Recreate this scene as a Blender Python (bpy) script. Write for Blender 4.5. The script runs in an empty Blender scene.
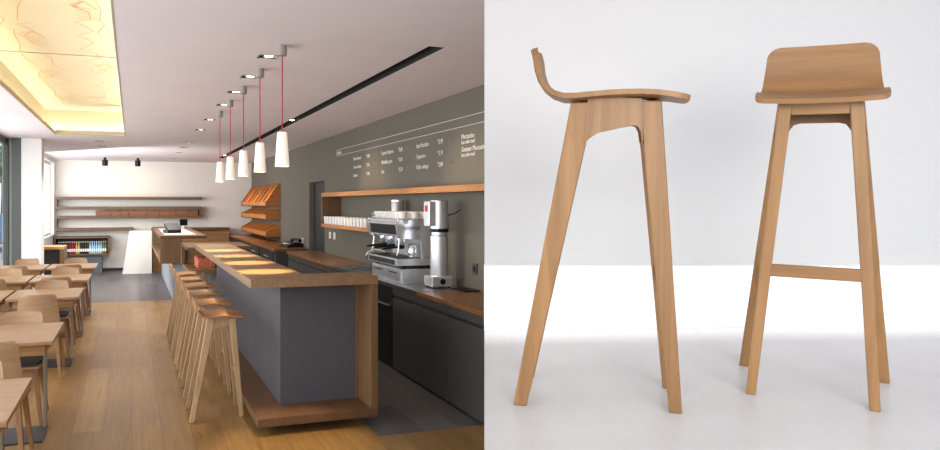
import bpy, bmesh, math, random
from mathutils import Vector, Matrix
random.seed(7)
PI = math.pi
SC = bpy.context.scene
COL = SC.collection
ORD = ['first', 'second', 'third', 'fourth', 'fifth', 'sixth', 'seventh', 'eighth', 'ninth', 'tenth', 'eleventh', 'twelfth',
       'thirteenth', 'fourteenth', 'fifteenth', 'sixteenth', 'seventeenth', 'eighteenth', 'nineteenth', 'twentieth',
       'twenty-first', 'twenty-second', 'twenty-third', 'twenty-fourth', 'twenty-fifth', 'twenty-sixth']

# ------------------------------------------------------------------ materials
def new_mat(name):
    m = bpy.data.materials.new(name); m.use_nodes = True
    nt = m.node_tree
    return m, nt, nt.nodes['Principled BSDF']

def L(r, g, b):
    f = lambda c: (c / 255) / 12.92 if c / 255 <= .04045 else ((c / 255 + .055) / 1.055) ** 2.4
    return (f(r), f(g), f(b), 1)

def plain(name, col, rough=.6, metal=0, noise=0.0, nscale=8, bump=0, emit=None, estr=0, spec=None):
    m, nt, b = new_mat(name)
    b.inputs['Roughness'].default_value = rough
    b.inputs['Metallic'].default_value = metal
    b.inputs['Base Color'].default_value = col
    if spec is not None: b.inputs['Specular IOR Level'].default_value = spec
    if noise or bump:
        tc = nt.nodes.new('ShaderNodeTexCoord'); n = nt.nodes.new('ShaderNodeTexNoise')
        n.inputs['Scale'].default_value = nscale; n.inputs['Detail'].default_value = 5
        nt.links.new(tc.outputs['Object'], n.inputs['Vector'])
        if noise:
            r = nt.nodes.new('ShaderNodeValToRGB')
            r.color_ramp.elements[0].position = .3; r.color_ramp.elements[1].position = .7
            r.color_ramp.elements[0].color = tuple(c * (1 - noise) for c in col[:3]) + (1,)
            r.color_ramp.elements[1].color = tuple(min(1, c * (1 + noise)) for c in col[:3]) + (1,)
            nt.links.new(n.outputs['Fac'], r.inputs['Fac']); nt.links.new(r.outputs['Color'], b.inputs['Base Color'])
        if bump:
            bp = nt.nodes.new('ShaderNodeBump'); bp.inputs['Strength'].default_value = bump; bp.inputs['Distance'].default_value = .01
            nt.links.new(n.outputs['Fac'], bp.inputs['Height']); nt.links.new(bp.outputs['Normal'], b.inputs['Normal'])
    if emit:
        b.inputs['Emission Color'].default_value = emit; b.inputs['Emission Strength'].default_value = estr
    return m

def wood(name, dark, light, axis='z', grain=1.0, rough=.45, spec=.4):
    """fine streaky grain running along the object's own axis"""
    m, nt, b = new_mat(name)
    tc = nt.nodes.new('ShaderNodeTexCoord'); mp = nt.nodes.new('ShaderNodeMapping')
    s = {'x': (1.2, 28, 28), 'y': (28, 1.2, 28), 'z': (28, 28, 1.2)}[axis]
    mp.inputs['Scale'].default_value = tuple(v * grain for v in s)
    n = nt.nodes.new('ShaderNodeTexNoise'); n.inputs['Scale'].default_value = 1.6; n.inputs['Detail'].default_value = 7
    n.inputs['Roughness'].default_value = .62; n.inputs['Distortion'].default_value = .5
    n2 = nt.nodes.new('ShaderNodeTexNoise'); n2.inputs['Scale'].default_value = .35; n2.inputs['Detail'].default_value = 3
    mx = nt.nodes.new('ShaderNodeMath'); mx.operation = 'MULTIPLY_ADD'; mx.inputs[1].default_value = .35; 
    ml = nt.nodes.new('ShaderNodeMath'); ml.operation = 'MULTIPLY'; ml.inputs[1].default_value = .65
    r = nt.nodes.new('ShaderNodeValToRGB')
    r.color_ramp.elements[0].position = .28; r.color_ramp.elements[0].color = dark
    r.color_ramp.elements[1].position = .68; r.color_ramp.elements[1].color = light
    k = nt.links.new
    oi = nt.nodes.new('ShaderNodeObjectInfo'); ad = nt.nodes.new('ShaderNodeVectorMath'); ad.operation = 'ADD'
    sc = nt.nodes.new('ShaderNodeVectorMath'); sc.operation = 'SCALE'; sc.inputs['Scale'].default_value = 9.0
    cb = nt.nodes.new('ShaderNodeCombineXYZ')
    for i in ('X', 'Y', 'Z'): k(oi.outputs['Random'], cb.inputs[i])
    k(cb.outputs[0], sc.inputs[0])
    k(tc.outputs['Object'], ad.inputs[0]); k(sc.outputs[0], ad.inputs[1])
    k(ad.outputs[0], mp.inputs['Vector']); k(mp.outputs[0], n.inputs['Vector']); k(mp.outputs[0], n2.inputs['Vector'])
    k(n.outputs['Fac'], ml.inputs[0]); k(n2.outputs['Fac'], mx.inputs[0]); k(ml.outputs[0], mx.inputs[2])
    k(mx.outputs[0], r.inputs['Fac']); k(r.outputs['Color'], b.inputs['Base Color'])
    b.inputs['Roughness'].default_value = rough; b.inputs['Specular IOR Level'].default_value = spec
    return m

def planks(name, c1, c2, mortar, width, row, rough=.35, grain=.35, spec=.5, msize=.003):
    """boards or tiles whose long side runs along world Y"""
    m, nt, b = new_mat(name); k = nt.links.new
    tc = nt.nodes.new('ShaderNodeTexCoord'); sp = nt.nodes.new('ShaderNodeSeparateXYZ'); cb = nt.nodes.new('ShaderNodeCombineXYZ')
    k(tc.outputs['Object'], sp.inputs[0]); k(sp.outputs['Y'], cb.inputs['X']); k(sp.outputs['X'], cb.inputs['Y'])
    br = nt.nodes.new('ShaderNodeTexBrick'); br.offset = .37; br.offset_frequency = 2
    br.inputs['Color1'].default_value = c1; br.inputs['Color2'].default_value = c2; br.inputs['Mortar'].default_value = mortar
    br.inputs['Scale'].default_value = 1; br.inputs['Mortar Size'].default_value = msize
    br.inputs['Brick Width'].default_value = width; br.inputs['Row Height'].default_value = row
    k(cb.outputs[0], br.inputs['Vector'])
    mp = nt.nodes.new('ShaderNodeMapping'); mp.inputs['Scale'].default_value = (1.5, 26, 26)
    n = nt.nodes.new('ShaderNodeTexNoise'); n.inputs['Scale'].default_value = 1.3; n.inputs['Detail'].default_value = 6; n.inputs['Distortion'].default_value = .7
    k(cb.outputs[0], mp.inputs['Vector']); k(mp.outputs[0], n.inputs['Vector'])
    r = nt.nodes.new('ShaderNodeValToRGB'); r.color_ramp.elements[0].position = .3; r.color_ramp.elements[1].position = .7
    lo = 1 - grain
    r.color_ramp.elements[0].color = (lo, lo * .97, lo * .93, 1); r.color_ramp.elements[1].color = (1, 1, 1, 1)
    k(n.outputs['Fac'], r.inputs['Fac'])
    mx = nt.nodes.new('ShaderNodeMix'); mx.data_type = 'RGBA'; mx.blend_type = 'MULTIPLY'; mx.inputs[0].default_value = 1
    k(br.outputs['Color'], mx.inputs[6]); k(r.outputs['Color'], mx.inputs[7]); k(mx.outputs[2], b.inputs['Base Color'])
    b.inputs['Roughness'].default_value = rough; b.inputs['Specular IOR Level'].default_value = spec
    return m

def emitter(name, col, s):
    m, nt, b = new_mat(name)
    b.inputs['Base Color'].default_value = col
    b.inputs['Emission Color'].default_value = col; b.inputs['Emission Strength'].default_value = s
    return m

def glass(name, tint=(1, 1, 1, 1), g=.08):
    m, nt, b = new_mat(name); nt.nodes.remove(b)
    t = nt.nodes.new('ShaderNodeBsdfTransparent'); t.inputs[0].default_value = tint
    gl = nt.nodes.new('ShaderNodeBsdfGlossy'); gl.inputs['Roughness'].default_value = .05
    mx = nt.nodes.new('ShaderNodeMixShader'); mx.inputs[0].default_value = g
    nt.links.new(t.outputs[0], mx.inputs[1]); nt.links.new(gl.outputs[0], mx.inputs[2])
    nt.links.new(mx.outputs[0], nt.nodes['Material Output'].inputs['Surface'])
    return m

M = dict(
    ceiling=plain('ceiling_paint', L(228, 219, 222), .9, noise=.02, nscale=2),
    white_wall=plain('white_wall_paint', L(226, 222, 214), .85, noise=.02, nscale=2),
    pillar=plain('pillar_paint', L(248, 247, 244), .8),
    grey_wall=plain('grey_wall_paint', L(102, 97, 85), .7, noise=.04, nscale=1.5),
    wood_floor=planks('oak_floorboards', L(156, 121, 73), L(132, 99, 57), L(108, 80, 48), 2.3, .21, .34, .34),
    dark_floor=planks('slate_floor_tiles', L(96, 93, 94), L(78, 76, 79), L(112, 110, 108), 1.2, .26, .45, .15),
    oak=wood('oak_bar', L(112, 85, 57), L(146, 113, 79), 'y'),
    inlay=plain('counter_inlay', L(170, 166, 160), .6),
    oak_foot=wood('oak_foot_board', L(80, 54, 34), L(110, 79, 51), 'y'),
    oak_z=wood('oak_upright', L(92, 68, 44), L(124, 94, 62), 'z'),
    oak_x=wood('oak_crosswise', L(140, 98, 60), L(188, 140, 90), 'x'),
    table=wood('table_oak', L(128, 96, 64), L(172, 134, 95), 'x', rough=.32, spec=.5),
    ply=wood('chair_plywood', L(142, 111, 80), L(174, 141, 109), 'x', rough=.5),
    chair_leg=wood('chair_leg_wood', L(112, 76, 46), L(148, 106, 66), 'z'),
    stool=wood('stool_oak', L(150, 118, 84), L(186, 154, 116), 'z'),
    stool_x=wood('stool_seat_oak', L(142, 98, 56), L(178, 130, 82), 'y'),
    st_z=wood('studio_stool_oak', L(106, 75, 44), L(148, 110, 70), 'z', .8),
    st_x=wood('studio_stool_oak_crosswise', L(104, 73, 43), L(146, 108, 68), 'x', .8),
    shelfwood=wood('walnut_shelf', L(74, 53, 34), L(106, 77, 49), 'x'),
    shelf_y=wood('wall_shelf_oak', L(150, 96, 46), L(196, 134, 72), 'y'),
    worktop=wood('worktop_wood', L(100, 64, 36), L(142, 94, 56), 'y', rough=.3),
    bread=wood('bread_rack_wood', L(140, 82, 36), L(190, 124, 62), 'x'),
    boxred=wood('red_brown_box', L(98, 60, 32), L(130, 82, 44), 'x'),
    bar_dark=plain('bar_felt', L(76, 73, 78), .75, noise=.12, nscale=60, bump=.1),
    cab=plain('cabinet_lacquer', L(66, 65, 63), .42, noise=.03, nscale=3),
    dark=plain('near_black', L(34, 34, 36), .5),
    black=plain('black_plastic', L(20, 20, 22), .5, spec=.3),
    slot=plain('slot_black', L(16, 15, 15), .8),
    pad=plain('charcoal_seat_pad', L(54, 48, 48), .7, noise=.1, nscale=40),
    steel=plain('brushed_steel', L(226, 228, 232), .3, .75, noise=.05, nscale=20),
    chrome=plain('chrome', L(238, 240, 244), .15, .85),
    steeltop=plain('steel_worktop', L(170, 172, 176), .3, 1, noise=.05, nscale=12),
    post=plain('grey_steel_post', L(138, 130, 116), .4, .6),
    plate=plain('dark_steel_plate', L(58, 58, 64), .45, .4),
    china=plain('white_china', L(240, 238, 234), .25),
    glassw=plain('pale_glass', L(222, 222, 220), .15, spec=.7),
    lamp=plain('pendant_porcelain', L(240, 232, 218), .4, emit=(1, .86, .68, 1), estr=.32),
    cable=plain('red_cable', L(186, 30, 34), .6),
    cap=plain('grey_ceiling_cap', L(150, 146, 138), .5),
    glow=emitter('lamp_glow', (1, .88, .68, 1), 14),
    cove_led=emitter('cove_led', (1, .93, .72, 1), 21),
    panel=plain('recess_panel', L(186, 176, 154), .85),
    redline=plain('red_line', L(206, 134, 92), .8),
    frame=plain('window_frame_paint', L(80, 88, 84), .5),
    glass=glass('window_glass'),
    led_white=emitter('white_lettering_paint', (1, 1, 1, 1), 0),
    letter=plain('white_lettering', L(238, 236, 230), .7),
    letter2=plain('grey_lettering', L(142, 138, 128), .7),
    door=plain('door_charcoal', L(24, 24, 27), .55),
    counter_blue=plain('counter_base_grey', L(150, 155, 162), .6),
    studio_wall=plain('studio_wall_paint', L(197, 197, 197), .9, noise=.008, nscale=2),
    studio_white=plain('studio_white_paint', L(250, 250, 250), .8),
    socket=plain('socket_plastic', L(226, 226, 222), .4),
    pave=plain('street_paving', L(200, 200, 200), .9, noise=.1, nscale=2),
    leaf=plain('tree_leaves', L(120, 140, 110), .9, noise=.4, nscale=3),
    bark=plain('tree_bark', L(78, 64, 52), .9, noise=.2),
    car=plain('car_blue_paint', L(110, 140, 176), .3),
)

def concrete():
    m, nt, b = new_mat('studio_concrete'); k = nt.links.new
    tc = nt.nodes.new('ShaderNodeTexCoord')
    n = nt.nodes.new('ShaderNodeTexNoise'); n.inputs['Scale'].default_value = 5; n.inputs['Detail'].default_value = 8
    n2 = nt.nodes.new('ShaderNodeTexNoise'); n2.inputs['Scale'].default_value = 60; n2.inputs['Detail'].default_value = 4
    k(tc.outputs['Object'], n.inputs['Vector']); k(tc.outputs['Object'], n2.inputs['Vector'])
    a = nt.nodes.new('ShaderNodeMath'); a.operation = 'MULTIPLY_ADD'; a.inputs[1].default_value = .35
    ml = nt.nodes.new('ShaderNodeMath'); ml.operation = 'MULTIPLY'; ml.inputs[1].default_value = .65
    k(n.outputs['Fac'], ml.inputs[0]); k(n2.outputs['Fac'], a.inputs[0]); k(ml.outputs[0], a.inputs[2])
    r = nt.nodes.new('ShaderNodeValToRGB'); r.color_ramp.elements[0].position = .3; r.color_ramp.elements[1].position = .7
    r.color_ramp.elements[0].color = L(182, 182, 183); r.color_ramp.elements[1].color = L(193, 193, 194)
    k(a.outputs[0], r.inputs['Fac'])
    # floor brightening by light near the low wall, painted in as a colour gradient
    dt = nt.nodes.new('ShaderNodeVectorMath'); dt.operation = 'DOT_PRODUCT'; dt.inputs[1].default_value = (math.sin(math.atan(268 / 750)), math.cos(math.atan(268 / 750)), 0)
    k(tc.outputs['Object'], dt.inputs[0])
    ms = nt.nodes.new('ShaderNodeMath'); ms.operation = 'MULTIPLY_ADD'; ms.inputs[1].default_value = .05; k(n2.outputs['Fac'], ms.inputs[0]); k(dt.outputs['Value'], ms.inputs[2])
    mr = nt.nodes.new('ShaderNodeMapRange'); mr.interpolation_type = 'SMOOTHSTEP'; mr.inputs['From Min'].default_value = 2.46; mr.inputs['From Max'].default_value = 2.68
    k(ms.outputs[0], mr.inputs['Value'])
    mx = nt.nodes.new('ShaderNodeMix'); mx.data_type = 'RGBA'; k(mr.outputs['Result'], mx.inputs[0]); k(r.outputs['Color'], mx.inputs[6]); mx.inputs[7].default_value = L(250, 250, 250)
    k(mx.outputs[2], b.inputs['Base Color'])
    b.inputs['Roughness'].default_value = .34; b.inputs['Specular IOR Level'].default_value = .45
    return m
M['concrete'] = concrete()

# ------------------------------------------------------------------ mesh builder
class MB:
    def __init__(s): s.v = []; s.f = []
    def add(s, v, f):
        b = len(s.v); s.v += [tuple(p) for p in v]; s.f += [tuple(i + b for i in q) for q in f]; return s
    def hexa(s, bot, top):
        return s.add(list(bot) + list(top), [(3, 2, 1, 0), (4, 5, 6, 7), (0, 1, 5, 4), (1, 2, 6, 5), (2, 3, 7, 6), (3, 0, 4, 7)])
    def box(s, x0, x1, y0, y1, z0, z1):
        return s.hexa([(x0, y0, z0), (x1, y0, z0), (x1, y1, z0), (x0, y1, z0)], [(x0, y0, z1), (x1, y0, z1), (x1, y1, z1), (x0, y1, z1)])
    def prism(s, poly, fn0, fn1):
        n = len(poly)
        v = [fn0(*p) for p in poly] + [fn1(*p) for p in poly]
        f = [tuple(range(n - 1, -1, -1)), tuple(range(n, 2 * n))] + [(i, (i + 1) % n, n + (i + 1) % n, n + i) for i in range(n)]
        return s.add(v, f)
    def prismz(s, poly, z0, z1): return s.prism(poly, lambda a, b: (a, b, z0), lambda a, b: (a, b, z1))
    def prismy(s, poly, y0, y1): return s.prism(poly, lambda a, b: (a, y0, b), lambda a, b: (a, y1, b))
    def prismx(s, poly, x0, x1): return s.prism(poly, lambda a, b: (x0, a, b), lambda a, b: (x1, a, b))
    def lathe(s, prof, c=(0, 0, 0), n=20, ax='z', cap=True):
        v = []; f = []
        for r, h in prof:
            for i in range(n):
                a = 2 * PI * i / n; p = (r * math.cos(a), r * math.sin(a), h)
                if ax == 'x': p = (p[2], p[0], p[1])
                if ax == 'y': p = (p[1], p[2], p[0])
                v.append((p[0] + c[0], p[1] + c[1], p[2] + c[2]))
        for j in range(len(prof) - 1):
            for i in range(n):
                f.append((j * n + i, j * n + (i + 1) % n, (j + 1) * n + (i + 1) % n, (j + 1) * n + i))
        if cap:
            if prof[0][0] > 1e-6: f.append(tuple(range(n - 1, -1, -1)))
            if prof[-1][0] > 1e-6: f.append(tuple((len(prof) - 1) * n + i for i in range(n)))
        return s.add(v, f)
    def tube(s, pts, r, n=8):
        pts = [Vector(p) for p in pts]; v = []; f = []
        for j, p in enumerate(pts):
            d = (pts[min(j + 1, len(pts) - 1)] - pts[max(j - 1, 0)]).normalized()
            up = Vector((0, 0, 1)) if abs(d.z) < .9 else Vector((1, 0, 0))
            a = d.cross(up).normalized(); b = d.cross(a)
            rr = r[j] if isinstance(r, (list, tuple)) else r
            for i in range(n):
                t = 2 * PI * i / n; v.append(p + (a * math.cos(t) + b * math.sin(t)) * rr)
        for j in range(len(pts) - 1):
            for i in range(n): f.append((j * n + i, j * n + (i + 1) % n, (j + 1) * n + (i + 1) % n, (j + 1) * n + i))
        f.append(tuple(range(n - 1, -1, -1))); f.append(tuple((len(pts) - 1) * n + i for i in range(n)))
        return s.add(v, f)
    def build(s, name, mat, parent=None, bevel=0, smooth=False, segs=2):
        bm = bmesh.new(); vs = [bm.verts.new(p) for p in s.v]
        for q in s.f:
            try: bm.faces.new([vs[i] for i in q])
            except ValueError: pass
        bmesh.ops.recalc_face_normals(bm, faces=bm.faces)
        if bevel:
            ed = [e for e in bm.edges if len(e.link_faces) == 2 and e.calc_face_angle(0) > .5]
            bmesh.ops.bevel(bm, geom=ed, offset=bevel, segments=segs, affect='EDGES', profile=.5, clamp_overlap=True)
        me = bpy.data.meshes.new(name); bm.to_mesh(me); bm.free()
        if smooth:
            me.polygons.foreach_set('use_smooth', [True] * len(me.polygons))
        me.materials.append(mat)
        o = bpy.data.objects.new(name, me); COL.objects.link(o)
        if smooth:
            md = o.modifiers.new('split', 'EDGE_SPLIT'); md.split_angle = .7
        if parent: o.parent = parent
        return o

def tag(o, label, cat, group=None):
    o['label'] = label; o['category'] = cat
    if group: o['group'] = group
    return o
def thing(name, label, cat, loc=(0, 0, 0), rz=0, group=None):
    o = bpy.data.objects.new(name, None); COL.objects.link(o); o.location = loc; o.rotation_euler = (0, 0, rz)
    o.empty_display_size = .1
    return tag(o, label, cat, group)
def struct(o, label=None, cat=None):
    o['kind'] = 'structure'
    if label: o['label'] = label; o['category'] = cat
    return o
def dup(root, loc, rz, label, group=None):
    r = root.copy(); COL.objects.link(r); r.location = loc; r.rotation_euler = (0, 0, rz); r['label'] = label
    if group: r['group'] = group
    for ch in list(root.children):
        c = ch.copy(); COL.objects.link(c); c.parent = r
        for g in list(ch.children):
            d = g.copy(); COL.objects.link(d); d.parent = c
    return r
def light(name, typ, loc, energy, col=(1, 1, 1), target=None, **kw):
    d = bpy.data.lights.new(name, typ); d.energy = energy; d.color = col
    for k, v in kw.items(): setattr(d, k, v)
    o = bpy.data.objects.new(name, d); COL.objects.link(o); o.location = loc
    if target is not None:
        o.rotation_euler = (Vector(target) - Vector(loc)).to_track_quat('-Z', 'Y').to_euler()
    return o

# ------------------------------------------------------------------ camera: level, 1.7 m above the cafe floor
F = 750.0; TA = 268 / 750.0; YAW = math.atan(TA); CA, SA = math.cos(YAW), math.sin(YAW)
cam = bpy.data.cameras.new('camera'); co = bpy.data.objects.new('camera', cam); COL.objects.link(co)
cam.sensor_width = 36; cam.lens = 36 * F / 940; cam.clip_start = .05; cam.clip_end = 500
co.location = (0, 0, 1.7); co.rotation_euler = (PI / 2, 0, -YAW)
cam.shift_x = (470 - 400) / 940; cam.shift_y = -(225 - 204) / 940
SC.camera = co
def S(x, z): return (x * CA + z * SA, -x * SA + z * CA)      # plan position: x metres across, z metres ahead of the camera

# ------------------------------------------------------------------ cafe shell
CE = 2.8; BY = 20.5; RX = 3.05
down_row = [(.95, 5.61), (.95, 6.55), (.95, 7.49), (.95, 8.5), (.95, 10.05), (.95, 11.45), (.95, 13.8), (.95, 15.2), (.95, 16.7), (.95, 18.9)]
down_two = [(-.54, 14.1), (-.54, 15.3)]
COVE = (-1.15, -.1, 2.0, 12.94); SLOT = (1.95, 2.07, 4.86, 18.4)
holes = [COVE, SLOT] + [(x - .065, x + .065, y - .065, y + .065) for x, y in down_row + down_two]
xs = sorted({-2.1, 3.3} | {h[0] for h in holes} | {h[1] for h in holes}); ys = sorted({-1.0, BY + .1} | {h[2] for h in holes} | {h[3] for h in holes})
m = MB()
for i in range(len(xs) - 1):
    for j in range(len(ys) - 1):
        cx, cy = (xs[i] + xs[i + 1]) / 2, (ys[j] + ys[j + 1]) / 2
        if any(h[0] < cx < h[1] and h[2] < cy < h[3] for h in holes): continue
        m.add([(xs[i], ys[j], CE), (xs[i + 1], ys[j], CE), (xs[i + 1], ys[j + 1], CE), (xs[i], ys[j + 1], CE)], [(0, 1, 2, 3)])
struct(m.build('ceiling', M['ceiling']))
struct(MB().box(-2.2, 3.4, -1.0, BY + .2, 3.6, 3.7).build('ceiling', M['ceiling']))
# warm-lit recess with a drawn panel
m = MB(); x0, x1, y0, y1 = COVE[0] - .16, COVE[1] + .16, COVE[2] - .16, COVE[3] + .16
m.box(x0, x0 + .02, y0, y1, CE + .012, 3.2).box(x1 - .02, x1, y0, y1, CE + .012, 3.2).box(x0, x1, y0, y0 + .02, CE + .012, 3.2).box(x0, x1, y1 - .02, y1, CE + .012, 3.2)
m.box(x0, x1, y0, y1, 3.2, 3.23)
m.box(x0, COVE[0] , y0, y1, CE + .002, CE + .012).box(COVE[1], x1, y0, y1, CE + .002, CE + .012).box(x0, x1, COVE[3], y1, CE + .002, CE + .012).box(x0, x1, y0, COVE[2], CE + .002, CE + .012)
rec = struct(m.build('ceiling', M['panel']))
m = MB(); t = .012
m.box(COVE[0], COVE[0] + t, COVE[2], COVE[3], CE - .002, CE + .05).box(COVE[1] - t, COVE[1], COVE[2], COVE[3], CE - .002, CE + .05).box(COVE[0] + t, COVE[1] - t, COVE[3] - t, COVE[3], CE - .002, CE + .07)
struct(m.build('trim_1', M['panel']))
m = MB()
m.box(COVE[0] - .10, COVE[0] - .06, COVE[2], COVE[3] + .1, CE + .014, CE + .03).box(COVE[1] + .06, COVE[1] + .10, COVE[2], COVE[3] + .1, CE + .014, CE + .03)
m.box(COVE[0] - .06, COVE[1] + .06, COVE[3] + .05, COVE[3] + .09, CE + .014, CE + .03)
tag(m.build('cove_light_strip', M['cove_led']), 'warm hidden light strip running round the ceiling recess', 'light strip')
# red line drawing: loose, jagged outlines of hills and houses
m = MB()
def ribbon(pts, wd=.008, z=3.196):
    for (a, b), (c, d) in zip(pts, pts[1:]):
        l = math.hypot(c - a, d - b) or 1; nx, ny = -(d - b) / l * wd / 2, (c - a) / l * wd / 2
        m.add([(a + nx, b + ny, z), (c + nx, d + ny, z), (c - nx, d - ny, z), (a - nx, b - ny, z)], [(0, 1, 2, 3)])
rd = random.Random(3)
for base, amp in ((-1.02, .09), (-.82, .14), (-.40, .12), (-.22, .09)):
    y = 4.2; pts = []
    while y < 12.4:
        pts.append((base + rd.uniform(-amp, amp), y)); y += rd.uniform(.08, .42)
    ribbon(pts, .007)
for hx, hy in ((-.42, 6.2), (-.9, 7.4), (-.95, 9.4), (-.35, 8.8), (-.5, 12.2)):
    for q in range(5):
        ribbon([(hx, hy + q * .09), (hx + .17, hy + q * .09 + .03)], .01)
    ribbon([(hx, hy), (hx + .08, hy - .2), (hx + .17, hy + .03)], .01)
ribbon([(-.36, 12.2), (-.12, 12.2)], .05); ribbon([(-.66, 11.4), (-.2, 11.4)], .02)
m.build('drawing', M['redline'], rec)
m = MB(); m.box(x0 + .02, x1 - .02, 8.2, 8.215, 3.194, 3.2); m.build('seam', M['cap'], rec)

# ceiling slot with small spotlights
t = thing('ceiling_slot', 'long black recessed lighting slot in the ceiling over the back counter', 'lighting track', (0, 0, 0))
m = MB(); a, b, c, d = SLOT
m.box(a - .01, a, c, d, CE + .001, 2.95).box(b, b + .01, c, d, CE + .001, 2.95).box(a, b, c - .01, c, CE + .001, 2.95).box(a, b, d, d + .01, CE + .001, 2.95).box(a - .01, b + .01, c - .01, d + .01, 2.95, 2.96)
m.build('channel', M['slot'], t)
for y in (9.9, 17.6):
    k = MB().lathe([(.03, 2.82), (.036, 2.88), (.036, 2.95)], (2.01, y, 0), 12).build('spotlight', M['cap'], t, smooth=True)
    MB().lathe([(.028, 2.815), (.028, 2.819)], (2.01, y, 0), 12).build('lens', M['glow'], k)

def downlight(x, y, label, group):
    t = thing('recessed_downlight', label, 'downlight', (x, y, CE), 0, group)
    m = MB(); h = .065
    m.box(-h, -h + .006, -h, h, 0, .11).box(h - .006, h, -h, h, 0, .11).box(-h, h, -h, -h + .006, 0, .11).box(-h, h, h - .006, h, 0, .11).box(-h, h, -h, h, .11, .115)
    m.build('housing', M['black'], t)
    m = MB(); o, i = .072, .06
    m.box(-o, -i, -o, o, -.004, 0).box(i, o, -o, o, -.004, 0).box(-i, i, -o, -i, -.004, 0).box(-i, i, i, o, -.004, 0)
    m.build('trim_ring', M['cap'], t)
    l = MB().lathe([(.037, .009), (.044, .05), (.044, .108)], (.014, 0, 0), 14).build('lamp', M['black'], t, smooth=True)
    MB().lathe([(.034, .003), (.034, .0085)], (.014, 0, 0), 14).build('lens', M['glow'], l)
    return t
d0 = None
for i, (x, y) in enumerate(down_row):
    lb = f'square recessed downlight, {ORD[i]} from front in the row above the stools'
    if d0 is None: d0 = downlight(x, y, lb, 'downlights above the bar stools')
    else: dup(d0, (x, y, CE), 0, lb)
for (x, y), lb in zip(down_two, ('square downlight behind the lit ceiling recess, nearer of two', 'square downlight behind the lit ceiling recess, farther of two')):
    dup(d0, (x, y, CE), 0, lb, 'downlights behind the ceiling recess')

def ceiling_spot(x, label):
    t = thing('ceiling_spotlight', label, 'spotlight', (x, 19.0, CE), 0, 'black spotlights facing the back wall')
    MB().lathe([(.03, -.06), (.03, 0)], n=12).build('bracket', M['black'], t)
    MB().lathe([(.0, -.2), (.055, -.2), (.065, -.17), (.065, -.06), (.03, -.05)], n=16).build('lamp_head', M['black'], t, smooth=True)
    return t
s0 = ceiling_spot(-.6, 'black cylinder ceiling spotlight nearer the white pillar')
dup(s0, (.13, 19.0, CE), 0, 'black cylinder ceiling spotlight nearer the pendant lamps')

# floors
struct(MB().box(-2.1, 1.7, -1, 13.9, -.1, 0).box(1.7, 3.3, -1, 5.22, -.1, 0).build('floor', M['wood_floor']))
struct(MB().box(-2.1, 3.3, 13.9, BY, -.1, 0).box(1.7, 3.3, 5.22, 13.9, -.1, 0).build('floor', M['dark_floor']))
# walls
m = MB(); D0, D1, DH = 12.3, 13.46, 2.09
m.box(RX, RX + .15, 2.9, D0, 0, CE).box(RX, RX + .15, D1, BY, 0, CE).box(RX, RX + .15, D0, D1, DH, CE)
struct(m.build('wall_right', M['grey_wall']))
dr = struct(MB().box(RX + .09, RX + .13, D0, D1, 0, DH).build('door_1', M['door']))
MB().box(RX + .05, RX + .09, D0 + .1, D0 + .13, 1.0, 1.15).build('door_handle', M['steel'], dr)
struct(MB().box(-2.1, RX + .15, BY, BY + .15, 0, CE).build('wall_back', M['white_wall']))
struct(MB().box(-2.05, -1.8, 14.12, BY, 0, .95).box(-2.05, -1.8, 14.12, 14.5, .95, CE).box(-2.05, -1.8, 20.2, BY, .95, CE).box(-2.05, -1.8, 14.5, 20.2, 2.7, CE).build('wall_left', M['white_wall']))
w5 = struct(MB().box(-1.96, -1.9, 14.5, 14.56, .95, 2.7).box(-1.96, -1.9, 20.14, 20.2, .95, 2.7).box(-1.96, -1.9, 17.32, 17.38, .95, 2.7).box(-1.96, -1.9, 14.56, 20.14, .95, 1.0).box(-1.96, -1.9, 14.56, 20.14, 2.65, 2.7).build('window_5', M['white_wall']))  # alcove window made up to bring light onto the rear wall
MB().box(-1.935, -1.925, 14.56, 20.14, 1.0, 2.65).build('pane', M['glass'], w5)
struct(MB().box(-1.8, RX, BY - .015, BY, 0, .07).build('baseboard_back', M['dark']))
struct(MB().box(-1.745, -1.43, 13.9, 14.25, 0, CE).build('pillar', M['pillar'], bevel=.004), 'white square pillar between window wall and rear alcove', 'pillar')
# window wall on the left
bays = [(-.9, 2.7), (2.7, 6.3), (6.3, 9.9), (9.9, 14.1)]
for i, (a, b) in enumerate(bays):
    m = MB(); fx0, fx1 = -2.03, -1.955
    m.box(fx0, fx1, a, a + .07, 0, CE).box(fx0, fx1, b - .07, b, 0, CE).box(fx0, fx1, a + .07, b - .07, 0, .1).box(fx0, fx1, a + .07, b - .07, CE - .1, CE)
    if i == 3: m.box(-1.885, -1.75, 13.88, 14.1, 0, CE)
    w = struct(m.build(f'window_{i + 1}', M['frame']))
    MB().box(-1.985, -1.975, a + .07, b - .07, .1, CE - .1).build('pane', M['glass'], w)
struct(MB().box(-1.97, -1.8, 14.6, 14.62, CE - .28, CE - .24).box(-1.8, -1.62, 14.6, 14.64, CE - .26, CE - .22).build('trim_2', M['cap']))

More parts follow.
